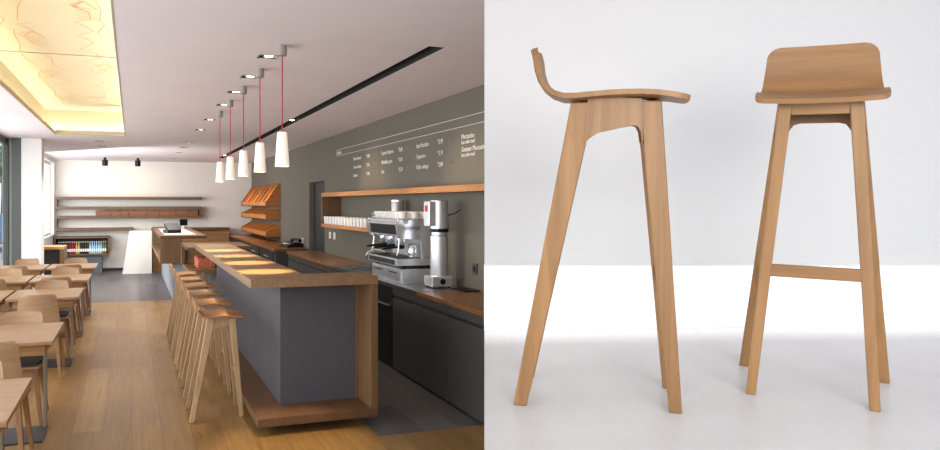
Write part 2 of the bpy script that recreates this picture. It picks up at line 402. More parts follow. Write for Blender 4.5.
# ------------------------------------------------------------------ street outside
struct(MB().box(-60, -2.2, -30, 90, -.2, -.1).build('pavement', M['pave']))
def tree(x, y, h, r, label, seed):
    rr = random.Random(seed)
    t = thing('street_tree', label, 'tree', (x, y, -.1), 0, 'trees outside the window')
    MB().tube([(0, 0, 0), (.05, 0, h * .3), (0, .05, h * .6)], [.14, .11, .07], 8).build('trunk', M['bark'], t, smooth=True)
    m = MB()
    for _ in range(420):
        d = Vector((rr.gauss(0, 1), rr.gauss(0, 1), rr.gauss(0, 1))).normalized() * r * rr.uniform(.45, 1)
        p = Vector((d.x, d.y, d.z * .9 + h * .68)); s_ = rr.uniform(.12, .24)
        a_ = Vector((rr.uniform(-1, 1), rr.uniform(-1, 1), rr.uniform(-1, 1))).normalized(); b_ = a_.orthogonal().normalized()
        m.add([p - a_ * s_, p + b_ * s_ * .5, p + a_ * s_, p - b_ * s_ * .5], [(0, 1, 2, 3)])
    m.build('foliage', M['leaf'], t)
tree(-5.5, 38, 7.5, 2.4, 'leafy street tree seen through the glass beside the pillar', 1)
tree(-3.8, 27, 5.5, 1.5, 'smaller street tree nearest the window glass', 2)
def car():
    t = thing('parked_car', 'pale blue car parked on the street outside the window', 'car', (-4.6, 33, -.1), .1)
    prof = [(-2, .35), (-2, .75), (-1.2, .85), (-.7, 1.4), (.8, 1.4), (1.5, .9), (2.0, .8), (2.0, .35)]
    MB().prismx(prof, -.8, .8).build('body', M['car'], t, bevel=.05)
    MB().prismx([(-1.05, .9), (-.65, 1.33), (.75, 1.33), (1.3, .93)], -.81, .81).build('side_window', M['black'], t)
    for sx in (-.75, .75):
        for sy in (-1.25, 1.25): MB().lathe([(.2, -.1), (.32, -.1), (.32, .1), (.2, .1)], (sx, sy, .32), 20, 'x').build('wheel', M['black'], t)
car()

# ------------------------------------------------------------------ bar
t = thing('bar_counter', 'long oak and charcoal bar counter with an oak wrap-around frame', 'bar counter', (0, 0, 0))
B0, B1 = 5.48, 10.62
MB().prismz([(.81, B0), (1.78, B0), (1.78, 5.83), (1.27, 5.83), (1.27, B1), (.81, B1)], 1.085, 1.15).build('countertop', M['oak'], t, bevel=.003)
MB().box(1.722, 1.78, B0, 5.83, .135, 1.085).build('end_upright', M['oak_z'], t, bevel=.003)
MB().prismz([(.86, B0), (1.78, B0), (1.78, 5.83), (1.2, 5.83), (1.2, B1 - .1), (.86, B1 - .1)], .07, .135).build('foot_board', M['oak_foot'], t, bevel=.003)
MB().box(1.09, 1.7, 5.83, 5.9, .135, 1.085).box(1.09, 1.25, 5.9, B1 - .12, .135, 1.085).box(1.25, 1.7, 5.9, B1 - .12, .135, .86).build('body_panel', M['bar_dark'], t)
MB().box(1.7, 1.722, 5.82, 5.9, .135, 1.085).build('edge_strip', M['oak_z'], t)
MB().box(1.25, 1.72, 5.9, B1 - .12, .86, .9).build('work_shelf', M['oak'], t)
MB().box(1.0, 1.66, 5.75, B1 - .3, 0, .07).build('plinth', M['dark'], t)

# pendant lamps
PY = [5.17, 6.13, 7.09, 8.08, 9.07]
def pendant(y, label):
    t = thing('pendant_lamp', label, 'pendant lamp', (.98, y, CE), 0, 'white pendant lamps over the bar')
    MB().lathe([(.022, -.075), (.032, -.07), (.034, 0)], n=16).build('ceiling_cap', M['cap'], t, smooth=True)
    MB().lathe([(.0045, -.615), (.0045, -.07)], n=8).build('cable', M['cable'], t)
    sh = MB().lathe([(.030, -.603), (.034, -.61), (.050, -.84), (.046, -.84), (.030, -.615)], n=24, cap=False).build('lamp_shade', M['lamp'], t, smooth=True)
    MB().lathe([(.0, -.606), (.029, -.606), (.029, -.602), (.0, -.602)], n=16).build('shade_top', M['lamp'], sh)
    b = MB().lathe([(.0, -.80), (.018, -.795), (.024, -.77), (.018, -.73), (.012, -.62)], n=14).build('bulb', M['glow'], t, smooth=True)
    return t
p0 = None
for i, y in enumerate(PY):
    lb = f'white tapered pendant lamp on red cable, {ORD[i]} from near end'
    if p0 is None: p0 = pendant(y, lb)
    else: dup(p0, (.98, y, CE), 0, lb)

# ------------------------------------------------------------------ stools
def arc(c, r, a0, a1, n=5):
    return [(c[0] + r * math.cos(a0 + (a1 - a0) * i / n), c[1] + r * math.sin(a0 + (a1 - a0) * i / n)) for i in range(n + 1)]
def make_stool(name, label, loc, rz, group, mz, mx, kx=1.0, ky=1.0, splay=0.0, lift=0.0, droop=0.0):
    """local: x across, -y to the front, z up. kx scales widths, ky depths."""
    t = thing(name, label, 'bar stool', loc, rz, group)
    # side-on leg outlines (front positive), from floor to underside of the seat
    FB, FT = .1775, .2075            # front foot
    def leg(fr, sx):
        if fr:   # s at bottom (inner, outer), s at top (inner, outer); half widths outer bottom/top; thickness
            sb, st, ob, ot, tb, tt = (.177, .2075), (.098, .151), .150 + splay, .104, .027, .034
        else:
            sb, st, ob, ot, tb, tt = (-.2085, -.1735), (-.067, -.008), .188 + splay * 1.2, .112, .029, .034
        zt_ = .765
        q = lambda s, x, z: (sx * x * kx, -s * ky, z)
        bot = [q(sb[0], ob - tb, 0), q(sb[1], ob - tb, 0), q(sb[1], ob, 0), q(sb[0], ob, 0)]
        top = [q(st[0], ot - tt, zt_), q(st[1], ot - tt, zt_), q(st[1], ot, zt_), q(st[0], ot, zt_)]
        if sx < 0: bot.reverse(); top.reverse()
        MB().hexa(bot, top).build('leg', mz, t, bevel=.003)
    for fr in (1, 0):
        for sx in (-1, 1): leg(fr, sx)
    # arched side rails
    def xin(s, z):    # centre of side frame at depth s and height z
        f = max(0, min(1, (s + .02) / .13)); o_f = .104 + (.150 + splay - .104) * (1 - z / .765); o_b = .112 + (.188 + splay * 1.2 - .112) * (1 - z / .765)
        return (o_b * (1 - f) + o_f * f - .017) * kx
    for sx in (-1, 1):
        low = [(-.036, .66), (-.022, .675), (.000, .689), (.04, .6975), (.075, .7045), (.087, .706), (.097, .702), (.103, .69), (.107, .66)]
        up = [(.105, .771), (.05, .7745), (.0, .7735), (-.025, .772)]
        poly = low + up
        m = MB(); n = len(poly); th = .0135
        v = [((sx * (xin(s, z) - th)), -s * ky, z) for s, z in poly] + [((sx * (xin(s, z) + th)), -s * ky, z) for s, z in poly]
        m.add(v, [tuple(range(n)), tuple(range(2 * n - 1, n - 1, -1))] + [(i, (i + 1) % n, n + (i + 1) % n, n + i) for i in range(n)])
        m.build('side_rail', mz, t)
    # front and rear rails under the seat
    w = .074 * kx
    MB().box(-w, w, -.146 * ky, -.120 * ky, .727, .765).build('front_rail', mx, t, bevel=.002)
    m = MB(); pl = [(-.082 * kx, .765), (.082 * kx, .765), (.098 * kx, .66)] + [(.078 * kx, .690), (.068 * kx, .702), (.05 * kx, .706)] + [(-.05 * kx, .706), (-.068 * kx, .702), (-.078 * kx, .690), (-.098 * kx, .66)]
    m.prismy(pl, .032 * ky, .048 * ky).build('rear_rail', mx, t)
    # foot stretcher between the front legs
    z0, z1 = .314, .345; hw = (.150 + splay - (.046 + splay) * .33 / .765 - .027) * kx
    sf = .2075 - .0565 * .33 / .765 - .015
    MB().box(-hw, hw, (-sf - .012) * ky, (-sf + .012) * ky, z0, z1).build('foot_stretcher', mx, t, bevel=.002)
    # seat: one bent plywood shell with a low upturned back
    prof = [(-.160, .905 + lift), (-.1535, .880 + lift * .8), (-.149, .852 + lift * .5), (-.141, .828 + lift * .25), (-.127, .806), (-.108, .791), (-.085, .783), (-.055, .7815), (-.02, .784),
            (.02, .7865), (.06, .7875), (.10, .787), (.14, .784), (.18, .779), (.205, .7745), (.2165, .772)]
    prof = [(a_, b_ - droop * max(0, (a_ + .04) / .2565)) for a_, b_ in prof]
    NU = 18; th = .0125
    hw0 = .165 * kx; n = len(prof)
    # arc length for corner rounding
    sl = [0]
    for (a, b), (c, d) in zip(prof, prof[1:]): sl.append(sl[-1] + math.hypot(c - a, d - b))
    TL = sl[-1]
    def half(i):
        rc = .031; e = min(sl[i], TL - sl[i]); w_ = hw0 - (hw0 * .11) * max(0, 1 - sl[i] / .16)
        if e < rc: w_ -= rc - math.sqrt(max(0, rc * rc - (rc - e) ** 2))
        return w_
    # add extra profile points near both ends so that the corners are round
    def ins(p, q, k): return (p[0] + (q[0] - p[0]) * k, p[1] + (q[1] - p[1]) * k)
    prof = [prof[0], ins(prof[0], prof[1], .1), ins(prof[0], prof[1], .3), ins(prof[0], prof[1], .6)] + prof[1:-1] + [ins(prof[-2], prof[-1], .4), ins(prof[-2], prof[-1], .8), prof[-1]]
    sl = [0]
    for (a, b), (c, d) in zip(prof, prof[1:]): sl.append(sl[-1] + math.hypot(c - a, d - b))
    TL = sl[-1]; n = len(prof)
    top = []; bot = []
    for i, (s, z) in enumerate(prof):
        p0_, p1_ = prof[max(0, i - 1)], prof[min(n - 1, i + 1)]
        dx, dz = p1_[0] - p0_[0], p1_[1] - p0_[1]; l = math.hypot(dx, dz); nx, nz = -dz / l, dx / l
        hw_ = half(i); back = max(0, 1 - max(0, sl[i] - .02) / .15)
        for j in range(NU + 1):
            u = -1 + 2 * j / NU
            dish = .009 * (u * u - .4) * min(1, (TL - sl[i]) / .10 + .35) * (1 - back)
            bow = .010 * u * u * back                  # the back wraps slightly forward at its ends
            top.append((u * hw_, -(s + bow) * ky, z + dish)); bot.append((u * hw_, -(s + bow - nx * th) * ky, z + dish - nz * th))
    W = NU + 1; f = []; off = len(top)
    for i in range(n - 1):
        for j in range(NU):
            a = i * W + j
            f.append((a, a + 1, a + W + 1, a + W)); f.append((off + a, off + a + W, off + a + W + 1, off + a + 1))
    for i in range(n - 1):
        a = i * W; f.append((a, a + W, off + a + W, off + a)); a = i * W + NU; f.append((a + W, a, off + a, off + a + W))
    for j in range(NU):
        a = j; f.append((a + 1, a, off + a, off + a + 1)); a = (n - 1) * W + j; f.append((a, a + 1, off + a + 1, off + a))
    MB().add(top + bot, f).build('seat', mx, t, smooth=True)
    return t
G = 'oak bar stools lined up along the bar'
st0 = None
SY = [6.25, 7.02, 7.78, 8.54, 9.28, 10.0]
for i, y in enumerate(SY):
    lb = f'oak bar stool beside the bar, {ORD[i]} from its near end'
    if st0 is None:
        st0 = make_stool('bar_stool', lb, (.63, y, 0), PI / 2, G, M['stool'], M['stool_x'], kx=1.22, ky=1.02)
        st0.scale = (1, 1, 1.03)
    else: dup(st0, (.63, y, 0), PI / 2, lb)

# ------------------------------------------------------------------ studio set: raised floor, low white coved wall, grey back wall
ZF = 1.193; ZB = 2.82; KL = 84.0 / 750.0
def quadS(m, pts, z0, z1):
    m.hexa([S(*p) + (z0,) for p in pts], [S(*p) + (z1,) for p in pts]); return m
lf = lambda z, e=0: ((KL + e) * z, z)
RAKE = math.radians(5.0); TR = math.tan(RAKE); PSI = math.radians(10)      # the set's floor is a gently raked stage
fz = lambda x, z: ZF + (math.sin(PSI) * (x - .8) + math.cos(PSI) * (z - 1.9)) * TR
pts = [lf(1.2, .0005), (2.7, 1.2), (2.7, ZB + .1), lf(ZB + .1, .0005)]
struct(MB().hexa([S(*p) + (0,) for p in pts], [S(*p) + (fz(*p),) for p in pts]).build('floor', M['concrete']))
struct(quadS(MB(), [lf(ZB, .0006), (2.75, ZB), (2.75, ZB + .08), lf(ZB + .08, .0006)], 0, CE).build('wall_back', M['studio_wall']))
# low white wall, its foot swept into the floor
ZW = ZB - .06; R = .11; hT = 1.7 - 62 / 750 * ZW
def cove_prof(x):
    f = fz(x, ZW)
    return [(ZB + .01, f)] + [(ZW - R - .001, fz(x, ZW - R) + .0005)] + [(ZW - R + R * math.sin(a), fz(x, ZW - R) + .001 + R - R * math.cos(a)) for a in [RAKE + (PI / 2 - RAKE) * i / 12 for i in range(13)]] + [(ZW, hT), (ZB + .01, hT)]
m = MB(); n = len(cove_prof(1))
v = [S(KL * z + .0005, z) + (h,) for z, h in cove_prof(KL * ZB)] + [S(2.7, z) + (h,) for z, h in cove_prof(2.7)]
m.add(v, [tuple(range(n)), tuple(range(2 * n - 1, n - 1, -1))] + [(i, (i + 1) % n, n + (i + 1) % n, n + i) for i in range(n)])
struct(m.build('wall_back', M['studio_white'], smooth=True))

def face(dx, dz):         # rz that turns local -y to camera-space direction (dx across, dz ahead)
    X = dx * CA + dz * SA; Y = -dx * SA + dz * CA
    return math.atan2(X, -Y)
def stand(x, z, rz):      # put a stool on the raked floor, upright to it
    ax = S(math.cos(PSI), -math.sin(PSI))
    return Matrix.Translation(S(x, z) + (fz(x, z),)) @ Matrix.Rotation(RAKE, 4, Vector((ax[0], ax[1], 0))) @ Matrix.Rotation(rz, 4, 'Z')
z1 = 1.985; x1 = (596 - 400) / 750 * z1; ph = math.radians(14.5)
q = make_stool('bar_stool', 'oak bar stool in side view on the pale studio floor, low back to the left', (0, 0, 0), 0,
           'oak stools on the studio floor', M['st_z'], M['st_x'], kx=.68, ky=.985)
q.matrix_world = stand(x1, z1, face(math.cos(ph), -math.sin(ph)))
z2 = 2.02; x2 = (811.0 - 400) / 750 * z2; ph = math.radians(29)
q = make_stool('bar_stool', 'oak bar stool seen from the front on the pale studio floor, foot stretcher showing', (0, 0, 0), 0,
           'oak stools on the studio floor', M['st_z'], M['st_x'], kx=.885, ky=.68, splay=.02, lift=.012, droop=.006)
q.matrix_world = stand(x2, z2, face(-math.sin(ph), -math.cos(ph)))

# ------------------------------------------------------------------ tables and chairs
def make_table(loc, label, group, w=.68, d=.9):
    t = thing('cafe_table', label, 'table', loc, 0, group)
    MB().box(-w / 2, w / 2, 0, d, .715, .74).build('tabletop', M['table'], t, bevel=.003)
    MB().box(-w / 2 + .06, w / 2 - .06, .08, d - .10, .63, .715).build('apron', M['oak_x'], t, bevel=.002)
    MB().box(-.255, .255, .13, .55, 0, .012).build('base_plate', M['plate'], t, bevel=.002)
    for sx in (-1, 1): MB().box(sx * .24 - .012, sx * .24 + .012, .49, .54, .012, .63).build('leg', M['post'], t, bevel=.002)
    return t
def make_chair(loc, rz, label, group):
    """local: -y is the front of the seat, back at y=0 .. origin under the middle of the back's top"""
    t = thing('dining_chair', label, 'chair', loc, rz, group)
    zs = [.46, .52, .58, .64, .70, .75, .785, .797, .807, .815, .821, .8245, .825]; n, W = len(zs) - 1, 12; v = []; f = []
    th = .012
    for side in (0, 1):
        for i in range(n + 1):
            z = zs[i]; q_ = (z - .46) / .365; yb = -.07 + .07 * q_ ** 1.2
            hw = .205 - .04 * q_
            e = (.825 - z); rc = .035
            if e < rc: hw -= rc - math.sqrt(max(0, rc * rc - (rc - e) ** 2))
            for j in range(W + 1):
                u = -1 + 2 * j / W
                v.append((u * hw, yb - .035 * u * u + side * th, z))
    k = (n + 1) * (W + 1)
    for i in range(n):
        for j in range(W):
            a = i * (W + 1) + j
            f.append((a, a + 1, a + W + 2, a + W + 1)); f.append((k + a, k + a + W + 1, k + a + W + 2, k + a + 1))
    for i in range(n):
        a = i * (W + 1); f.append((a, a + W + 1, k + a + W + 1, k + a)); a += W; f.append((a + W + 1, a, k + a, k + a + W + 1))
    for j in range(W):
        a = j; f.append((a + 1, a, k + a, k + a + 1)); a = n * (W + 1) + j; f.append((a, a + 1, k + a + 1, k + a))
    MB().add(v, f).build('backrest', M['ply'], t, smooth=True)
    MB().prismz([(-.2, -.06), (.2, -.06), (.215, -.3), (.19, -.47), (-.19, -.47), (-.215, -.3)], .435, .455).build('seat', M['ply'], t, bevel=.004)
    MB().prismz([(-.18, -.09), (.18, -.09), (.195, -.3), (.17, -.45), (-.17, -.45), (-.195, -.3)], .456, .476).build('seat_pad', M['pad'], t, bevel=.006)
    for sx in (-1, 1):
        for (yt, yb_) in ((-.12, -.01), (-.4, -.46)):
            q = lambda x, y, z: (sx * x, y, z)
            bot = [q(.19, yb_ - .012, 0), q(.215, yb_ - .012, 0), q(.215, yb_ + .012, 0), q(.19, yb_ + .012, 0)]
            top = [q(.135, yt - .022, .435), q(.175, yt - .022, .435), q(.175, yt + .022, .435), q(.135, yt + .022, .435)]
            if sx < 0: bot.reverse(); top.reverse()
            MB().hexa(bot, top).build('leg', M['chair_leg'], t, bevel=.003)
    MB().box(-.135, .135, -.4, -.12, .40, .434).build('seat_frame', M['chair_leg'], t, bevel=.003)
    return t
rows = [3.7, 5.76, 8.42, 10.26, 12.25]
AX, WX = -.86, -1.57
tb0 = ch0 = None
def put_table(x, y, lb, g):
    global tb0
    if tb0 is None: tb0 = make_table((x, y, 0), lb, g)
    else: dup(tb0, (x, y, 0), 0, lb, g)
def put_chair(x, y, rz, lb, g):
    global ch0
    if ch0 is None: ch0 = make_chair((x, y, 0), rz, lb, g)
    else: dup(ch0, (x, y, 0), rz, lb, g)
nm = ['nearest', 'second nearest', 'third nearest', 'fourth nearest', 'farthest']
for i, y in enumerate(rows):
    put_table(AX, y, f'{nm[i]} square oak cafe table in the row along the aisle', 'tables along the aisle')
    if i > 0: put_chair(AX, y - .43, PI, f'plywood chair, its back to us, at the {nm[i]} aisle table', 'chairs at the aisle tables')
    put_chair(AX, y + .9 + (.2 if i == 0 else .15), 0, f'plywood chair facing us across the {nm[i]} aisle table', 'chairs at the aisle tables')
    if i >= 2:
        put_table(WX, y, f'{["", "", "nearest visible", "middle visible", "farthest"][i]} square oak cafe table in the row beside the window', 'tables beside the window')
        n_ = ["", "", "nearest visible", "middle", "farthest"][i]
        put_chair(WX, y - .43, PI, f'plywood chair with its back to us at the {n_} window table', 'chairs at the window tables')
        put_chair(WX, y + 1.05, 0, f'plywood chair facing us across the {n_} window table', 'chairs at the window tables')

# ------------------------------------------------------------------ counter along the right wall
CX = 2.53
def cabinet(y0, y1, label, drawer=True):
    t = thing('base_cabinet', label, 'cabinet', (0, 0, 0), 0, 'charcoal cabinets along the right wall')
    MB().box(CX + .02, RX - .003, y0 + .002, y1 - .002, 0, .845).build('carcass', M['dark'], t)
    MB().box(CX, CX + .02, y0 + .003, y1 - .003, .765, .843).build('drawer', M['cab'], t, bevel=.002)
    MB().box(CX, CX + .02, y0 + .003, y1 - .003, .02, .735).build('door', M['cab'], t, bevel=.002)
cabinet(3.2, 5.83, 'wide charcoal cabinet under the wooden worktop, nearest the studio wall')
cabinet(5.83, 7.31, 'charcoal cabinet under the worktop between the black oven and the nearest cabinet')
cabinet(7.95, 9.7, 'charcoal cabinet under the sink, beyond the black oven')
cabinet(9.7, 12.8, 'charcoal cabinet under the far wooden worktop beside the dark door')
t = thing('built_in_oven', 'black built-in oven under the steel worktop behind the bar', 'oven', (0, 0, 0))
MB().box(CX + .02, RX - .003, 7.312, 7.948, 0, .845).build('carcass', M['dark'], t)
MB().box(CX, CX + .02, 7.315, 7.945, .5, .843).build('door', M['black'], t, bevel=.003)
MB().box(CX, CX + .02, 7.315, 7.945, .02, .49).build('drawer', M['black'], t, bevel=.003)
MB().box(CX - .025, CX - .012, 7.4, 7.86, .64, .655).box(CX - .015, CX, 7.4, 7.42, .64, .655).box(CX - .015, CX, 7.84, 7.86, .64, .655).build('handle', M['steel'], t)
WT = .885
tag(MB().box(2.5, RX - .003, 3.2, 6.54, .847, WT).build('worktop', M['worktop'], bevel=.002), 'reddish wooden worktop in front of the coffee grinder', 'worktop')
tag(MB().box(2.5, RX - .003, 9.7, 12.8, .847, WT).build('worktop', M['worktop'], bevel=.002), 'wooden worktop between the sink and the dark door', 'worktop')
t = thing('steel_worktop', 'stainless steel worktop with a sink under the coffee machine', 'worktop', (0, 0, 0))
m = MB(); m.box(2.5, RX - .003, 6.542, 8.5, .847, WT).box(2.5, RX - .003, 9.3, 9.698, .847, WT).box(2.5, 2.58, 8.5, 9.3, .847, WT).box(2.95, RX - .003, 8.5, 9.3, .847, WT).build('top', M['steeltop'], t)
MB().box(2.58, 2.95, 8.5, 9.3, .848, .85).box(2.575, 2.58, 8.5, 9.3, .85, WT).build('sink', M['steeltop'], t)
t = thing('tap', 'chrome mixer tap at the steel sink left of the coffee machine', 'tap', (2.93, 8.65, WT))
MB().lathe([(.03, 0), (.03, .01), (.016, .015), (.016, .18)], n=12).build('base', M['chrome'], t, smooth=True)
MB().tube([(0, 0, .16), (-.03, .03, .24), (-.12, .1, .26), (-.2, .17, .22), (-.22, .19, .16)], .011, 8).build('spout', M['chrome'], t, smooth=True)
MB().tube([(0, 0, .18), (.0, -.08, .24)], .008, 8).build('handle', M['chrome'], t)

# coffee machine on its drawer base
t = thing('knock_box_drawers', 'low stainless drawer base under the coffee machine', 'drawer unit', (0, 0, 0))
MB().box(2.58, 3.0, 7.15, 8.15, WT + .001, 1.035).build('body', M['steel'], t, bevel=.003)
for a, b in ((7.18, 7.64), (7.66, 8.12)):
    dd = MB().box(2.568, 2.58, a, b, WT + .02, 1.02).build('drawer', M['steel'], t, bevel=.002)
    MB().box(2.56, 2.568, a + .1, b - .1, .985, .995).build('handle', M['dark'], dd)
t = thing('espresso_machine', 'large chrome espresso machine with a row of white cups on top', 'espresso machine', (2.5, 7.16, 1.036))
for x in (.12, .42):
    for y in (.06, .9): MB().lathe([(.022, 0), (.025, .035)], (x, y, 0), 10).build('foot', M['dark'], t)
MB().box(.02, .5, .0, .96, .035, .115).build('drip_tray', M['steel'], t, bevel=.006)
MB().box(.01, .02, .06, .9, .05, .1).build('tray_front', M['dark'], t)
MB().box(.04, .3, .04, .92, .116, .122).build('grille', M['black'], t)
MB().prismy([(.30, .115), (.5, .115), (.5, .53), (.06, .53), (.03, .50), (.05, .36), (.30, .34)], .03, .93).build('body', M['steel'], t, bevel=.004)
for y0_, y1_ in ((.0, .03), (.93, .96)):
    MB().prismy([(.30, .115), (.51, .115), (.51, .55), (.04, .55), (.01, .51), (.035, .34), (.28, .32)], y0_, y1_).build('side_panel', M['chrome'], t, bevel=.004)
MB().prismy([(.036, .38), (.046, .38), (.03, .49), (.02, .49)], .06, .9).build('control_panel', M['black'], t)
for y in (.2, .48, .76):
    g = MB().lathe([(.04, .26), (.045, .28), (.045, .34), (.035, .35)], (.14, y, 0), 16).build('group_head', M['chrome'], t, smooth=True)
    MB().lathe([(.036, .215), (.042, .255)], (.14, y, 0), 16).tube([(.11, y, .235), (.0, y, .225), (-.06, y, .215)], [.012, .014, .011], 8).build('portafilter', M['black'], g, smooth=True)
for y in (.05, .9):
    MB().tube([(.12, y, .36), (.07, y, .33), (.06, y, .2), (.04, y, .15)], .007, 8).build('steam_wand', M['chrome'], t, smooth=True)
m = MB()
for a in (.03, .47): m.tube([(a, .0, .555), (a, .96, .555)], .005, 6)
for b in (.0, .96): m.tube([(.03, b, .555), (.47, b, .555)], .005, 6).tube([(.03, b, .54), (.03, b, .555)], .005, 6).tube([(.47, b, .54), (.47, b, .555)], .005, 6)
m.build('cup_rail', M['chrome'], t, smooth=True)
MB().box(.05, .5, .03, .93, .531, .54).build('top_plate', M['steel'], t)
t.scale = (1, 1, .92)

def make_cup(loc, label, group, mat, r=.04, h=.07, handle=True):
    t = thing('coffee_cup', label, 'cup', loc, 0, group)
    MB().lathe([(0, 0), (r * .55, 0), (r * .8, h * .3), (r, h), (r * .93, h), (r * .72, h * .35), (0, h * .12)], n=14).build('body', mat, t, smooth=True)
    if handle: MB().tube([(r * .85, 0, h * .75), (r * 1.45, 0, h * .7), (r * 1.4, 0, h * .35), (r * .75, 0, h * .3)], .005, 6).build('handle', mat, t, smooth=True)
    return t
c0 = None; i = 0
for rr_, x in enumerate((2.615, 2.745, 2.875)):
    for k in range(8):
        lb = f'white cup atop the espresso machine, {ORD[k]} from near end, {["front", "middle", "back"][rr_]} row'
        loc = (x, 7.235 + k * .115, 1.036 + .5405 * .92)
        if c0 is None: c0 = make_cup(loc, lb, 'white cups on the espresso machine', M['china'], .05, .085); c0.rotation_euler.z = PI
        else: dup(c0, loc, PI + random.uniform(-.25, .25), lb)

# grinder tower and canister
t = thing('coffee_grinder', 'tall chrome coffee grinder tower beside the espresso machine', 'coffee grinder', (2.82, 6.78, WT + .001))
MB().box(-.11, .11, -.11, .11, .012, .115).build('base', M['steel'], t, bevel=.012)
for x in (-.08, .08):
    for y in (-.08, .08): MB().lathe([(.012, 0), (.012, .013)], (x, y, 0), 8).build('foot', M['black'], t)
MB().lathe([(.028, -.012), (.028, 0)], (-.0, -.11, .065), 14, 'y').build('knob', M['black'], t)
MB().lathe([(.088, .115), (.088, .50), (.075, .51), (.075, .55)], (.01, 0, 0), 28).build('lower_cylinder', M['steel'], t, smooth=True)
MB().lathe([(.092, .54), (.092, .575)], (.01, 0, 0), 28).build('collar', M['black'], t)
MB().lathe([(.088, .575), (.088, .845), (.08, .85), (.0, .85)], (.01, 0, 0), 28).build('upper_cylinder', M['steel'], t, smooth=True)
MB().box(-.125, -.06, -.07, .07, .50 + .1, .84).build('filter_box', M['steel'], t, bevel=.006)
MB().box(-.13, -.125, -.03, .03, .74, .80).build('badge', M['cable'], t)
MB().tube([(.09, 0, .7), (.15, -.05, .72), (.2, -.08, .76)], .006, 6).build('power_cable', M['black'], t)
t = thing('steel_canister', 'steel cylinder canister standing behind the espresso machine against the wall', 'canister', (2.93, 8.28, WT + .001))
MB().lathe([(.075, 0), (.075, .83), (.07, .84)], n=24).build('body', M['steel'], t, smooth=True)
MB().lathe([(.078, .841), (.078, .86), (.0, .865)], n=24).build('lid', M['chrome'], t, smooth=True)
t = thing('milk_jug', 'steel milk jug on the drip tray at the near end of the espresso machine', 'jug', (2.73, 7.255, 1.151))
MB().lathe([(0, 0), (.045, 0), (.05, .06), (.04, .12), (.045, .14), (.04, .14), (.0, .02)], n=16).build('body', M['chrome'], t, smooth=True)
MB().tube([(0, -.04, .12), (0, -.09, .11), (0, -.085, .05), (0, -.05, .03)], .006, 6).build('handle', M['chrome'], t, smooth=True)
t = thing('tamping_mat', 'flat black mat on the steel worktop behind the grinder', 'mat', (2.96, 6.5, WT + .001))
MB().box(-.08, .08, -.2, .1, 0, .012).build('mat', M['black'], t, bevel=.004)

# wall shelf with glasses
t = thing('wall_shelf', 'long oak box shelf on the grey wall above the coffee machine', 'shelf', (0, 0, 0))
SX = 2.75
MB().box(SX, RX - .003, 4.2, 11.3, 1.81, 1.87).build('top_board', M['shelf_y'], t, bevel=.002)
MB().box(SX, RX - .003, 8.8, 11.3, 1.35, 1.40).build('bottom_board', M['shelf_y'], t, bevel=.002)
MB().box(SX, RX - .003, 11.25, 11.3, 1.40, 1.81).build('side_board', M['oak_z'], t, bevel=.002)
g0 = None
for rr_, x in enumerate((2.80, 2.90, 2.99)):
    for k in range(14):
        h = .10 + .02 * ((k * 7 + rr_ * 3) % 3)
        lb = f'pale glass on the wall shelf, {ORD[k]} from door end, {["front", "middle", "back"][rr_]} row'
        loc = (x, 11.18 - k * .16, 1.4005)
        if g0 is None:
            g0 = thing('drinking_glass', lb, 'glass', loc, 0, 'glasses on the wall shelf')
            MB().lathe([(0, 0), (.034, 0), (.042, .11), (.039, .11), (.031, .008), (0, .008)], n=12).build('body', M['glassw'], g0, smooth=True)
        else: dup(g0, loc, 0, lb)

# menu lettering on the grey wall
t = thing('menu_sign', 'white menu lettering and two thin rules on the grey wall', 'menu', (RX - .004, 0, 0))
MB().box(-.001, .001, 4.6, 11.55, 2.546, 2.550).build('rule', M['letter'], t)
MB().box(-.001, .001, 4.6, 11.55, 2.455, 2.459).build('rule', M['letter'], t)
def text(s, y, z, size, mat, nm_='text_line', sx=1.0):
    c = bpy.data.curves.new(nm_, 'FONT'); c.body = s; c.size = size; c.extrude = .0006; c.resolution_u = 2; c.offset = .0
    c.materials.append(mat)
    o = bpy.data.objects.new('lettering_source', c); COL.objects.link(o)
    bpy.context.view_layer.update()
    me = bpy.data.meshes.new_from_object(o.evaluated_get(bpy.context.evaluated_depsgraph_get()))
    bpy.data.objects.remove(o); bpy.data.curves.remove(c)
    me.transform(Matrix.Translation((-.001, y, z)) @ Matrix.Rotation(-PI / 2, 4, 'Z') @ Matrix.Rotation(PI / 2, 4, 'X') @ Matrix.Diagonal((sx, 1, 1, 1)))
    me.name = nm_; o = bpy.data.objects.new(nm_, me); COL.objects.link(o); o.parent = t
text('kaffee', 11.5, 2.475, .085, M['letter'], sx=1.5); text('heiss und kalt', 11.05, 2.48, .06, M['letter2'], sx=1.3)
cols = [(10.54, ['Kleiner Brauner', 'Grosser Brauner', 'Espresso'], [(9.9, '*1,90', '*2,10'), (9.9, '*2,60', '*2,80'), (9.9, '*1,80', '*2,00')], 9.56),
        (9.24, ['Doppelter Espresso', 'Milchkaffee, gross', 'Chai'], [(8.58, '*2,60', '*2,90'), (8.58, '*2,80', '*3,10'), (8.58, '*2,70', '*3,00')], 8.30),
        (7.97, ['Latte Macchiato', 'Cappuccino', 'Kaffee melange'], [(7.34, '*2,90', '*3,20'), (7.34, '*2,70', '*3,00'), (7.34, '*2,80', '*3,10')], 7.06)]
for y, names, prices, y2 in cols:
    for r_, z in enumerate((2.335, 2.215, 2.095)):
        text(names[r_], y, z, .068, M['letter'], sx=.88); text(prices[r_][1], prices[r_][0], z, .068, M['letter'], sx=1.0); text(prices[r_][2], y2, z, .068, M['letter2'], sx=1.0)
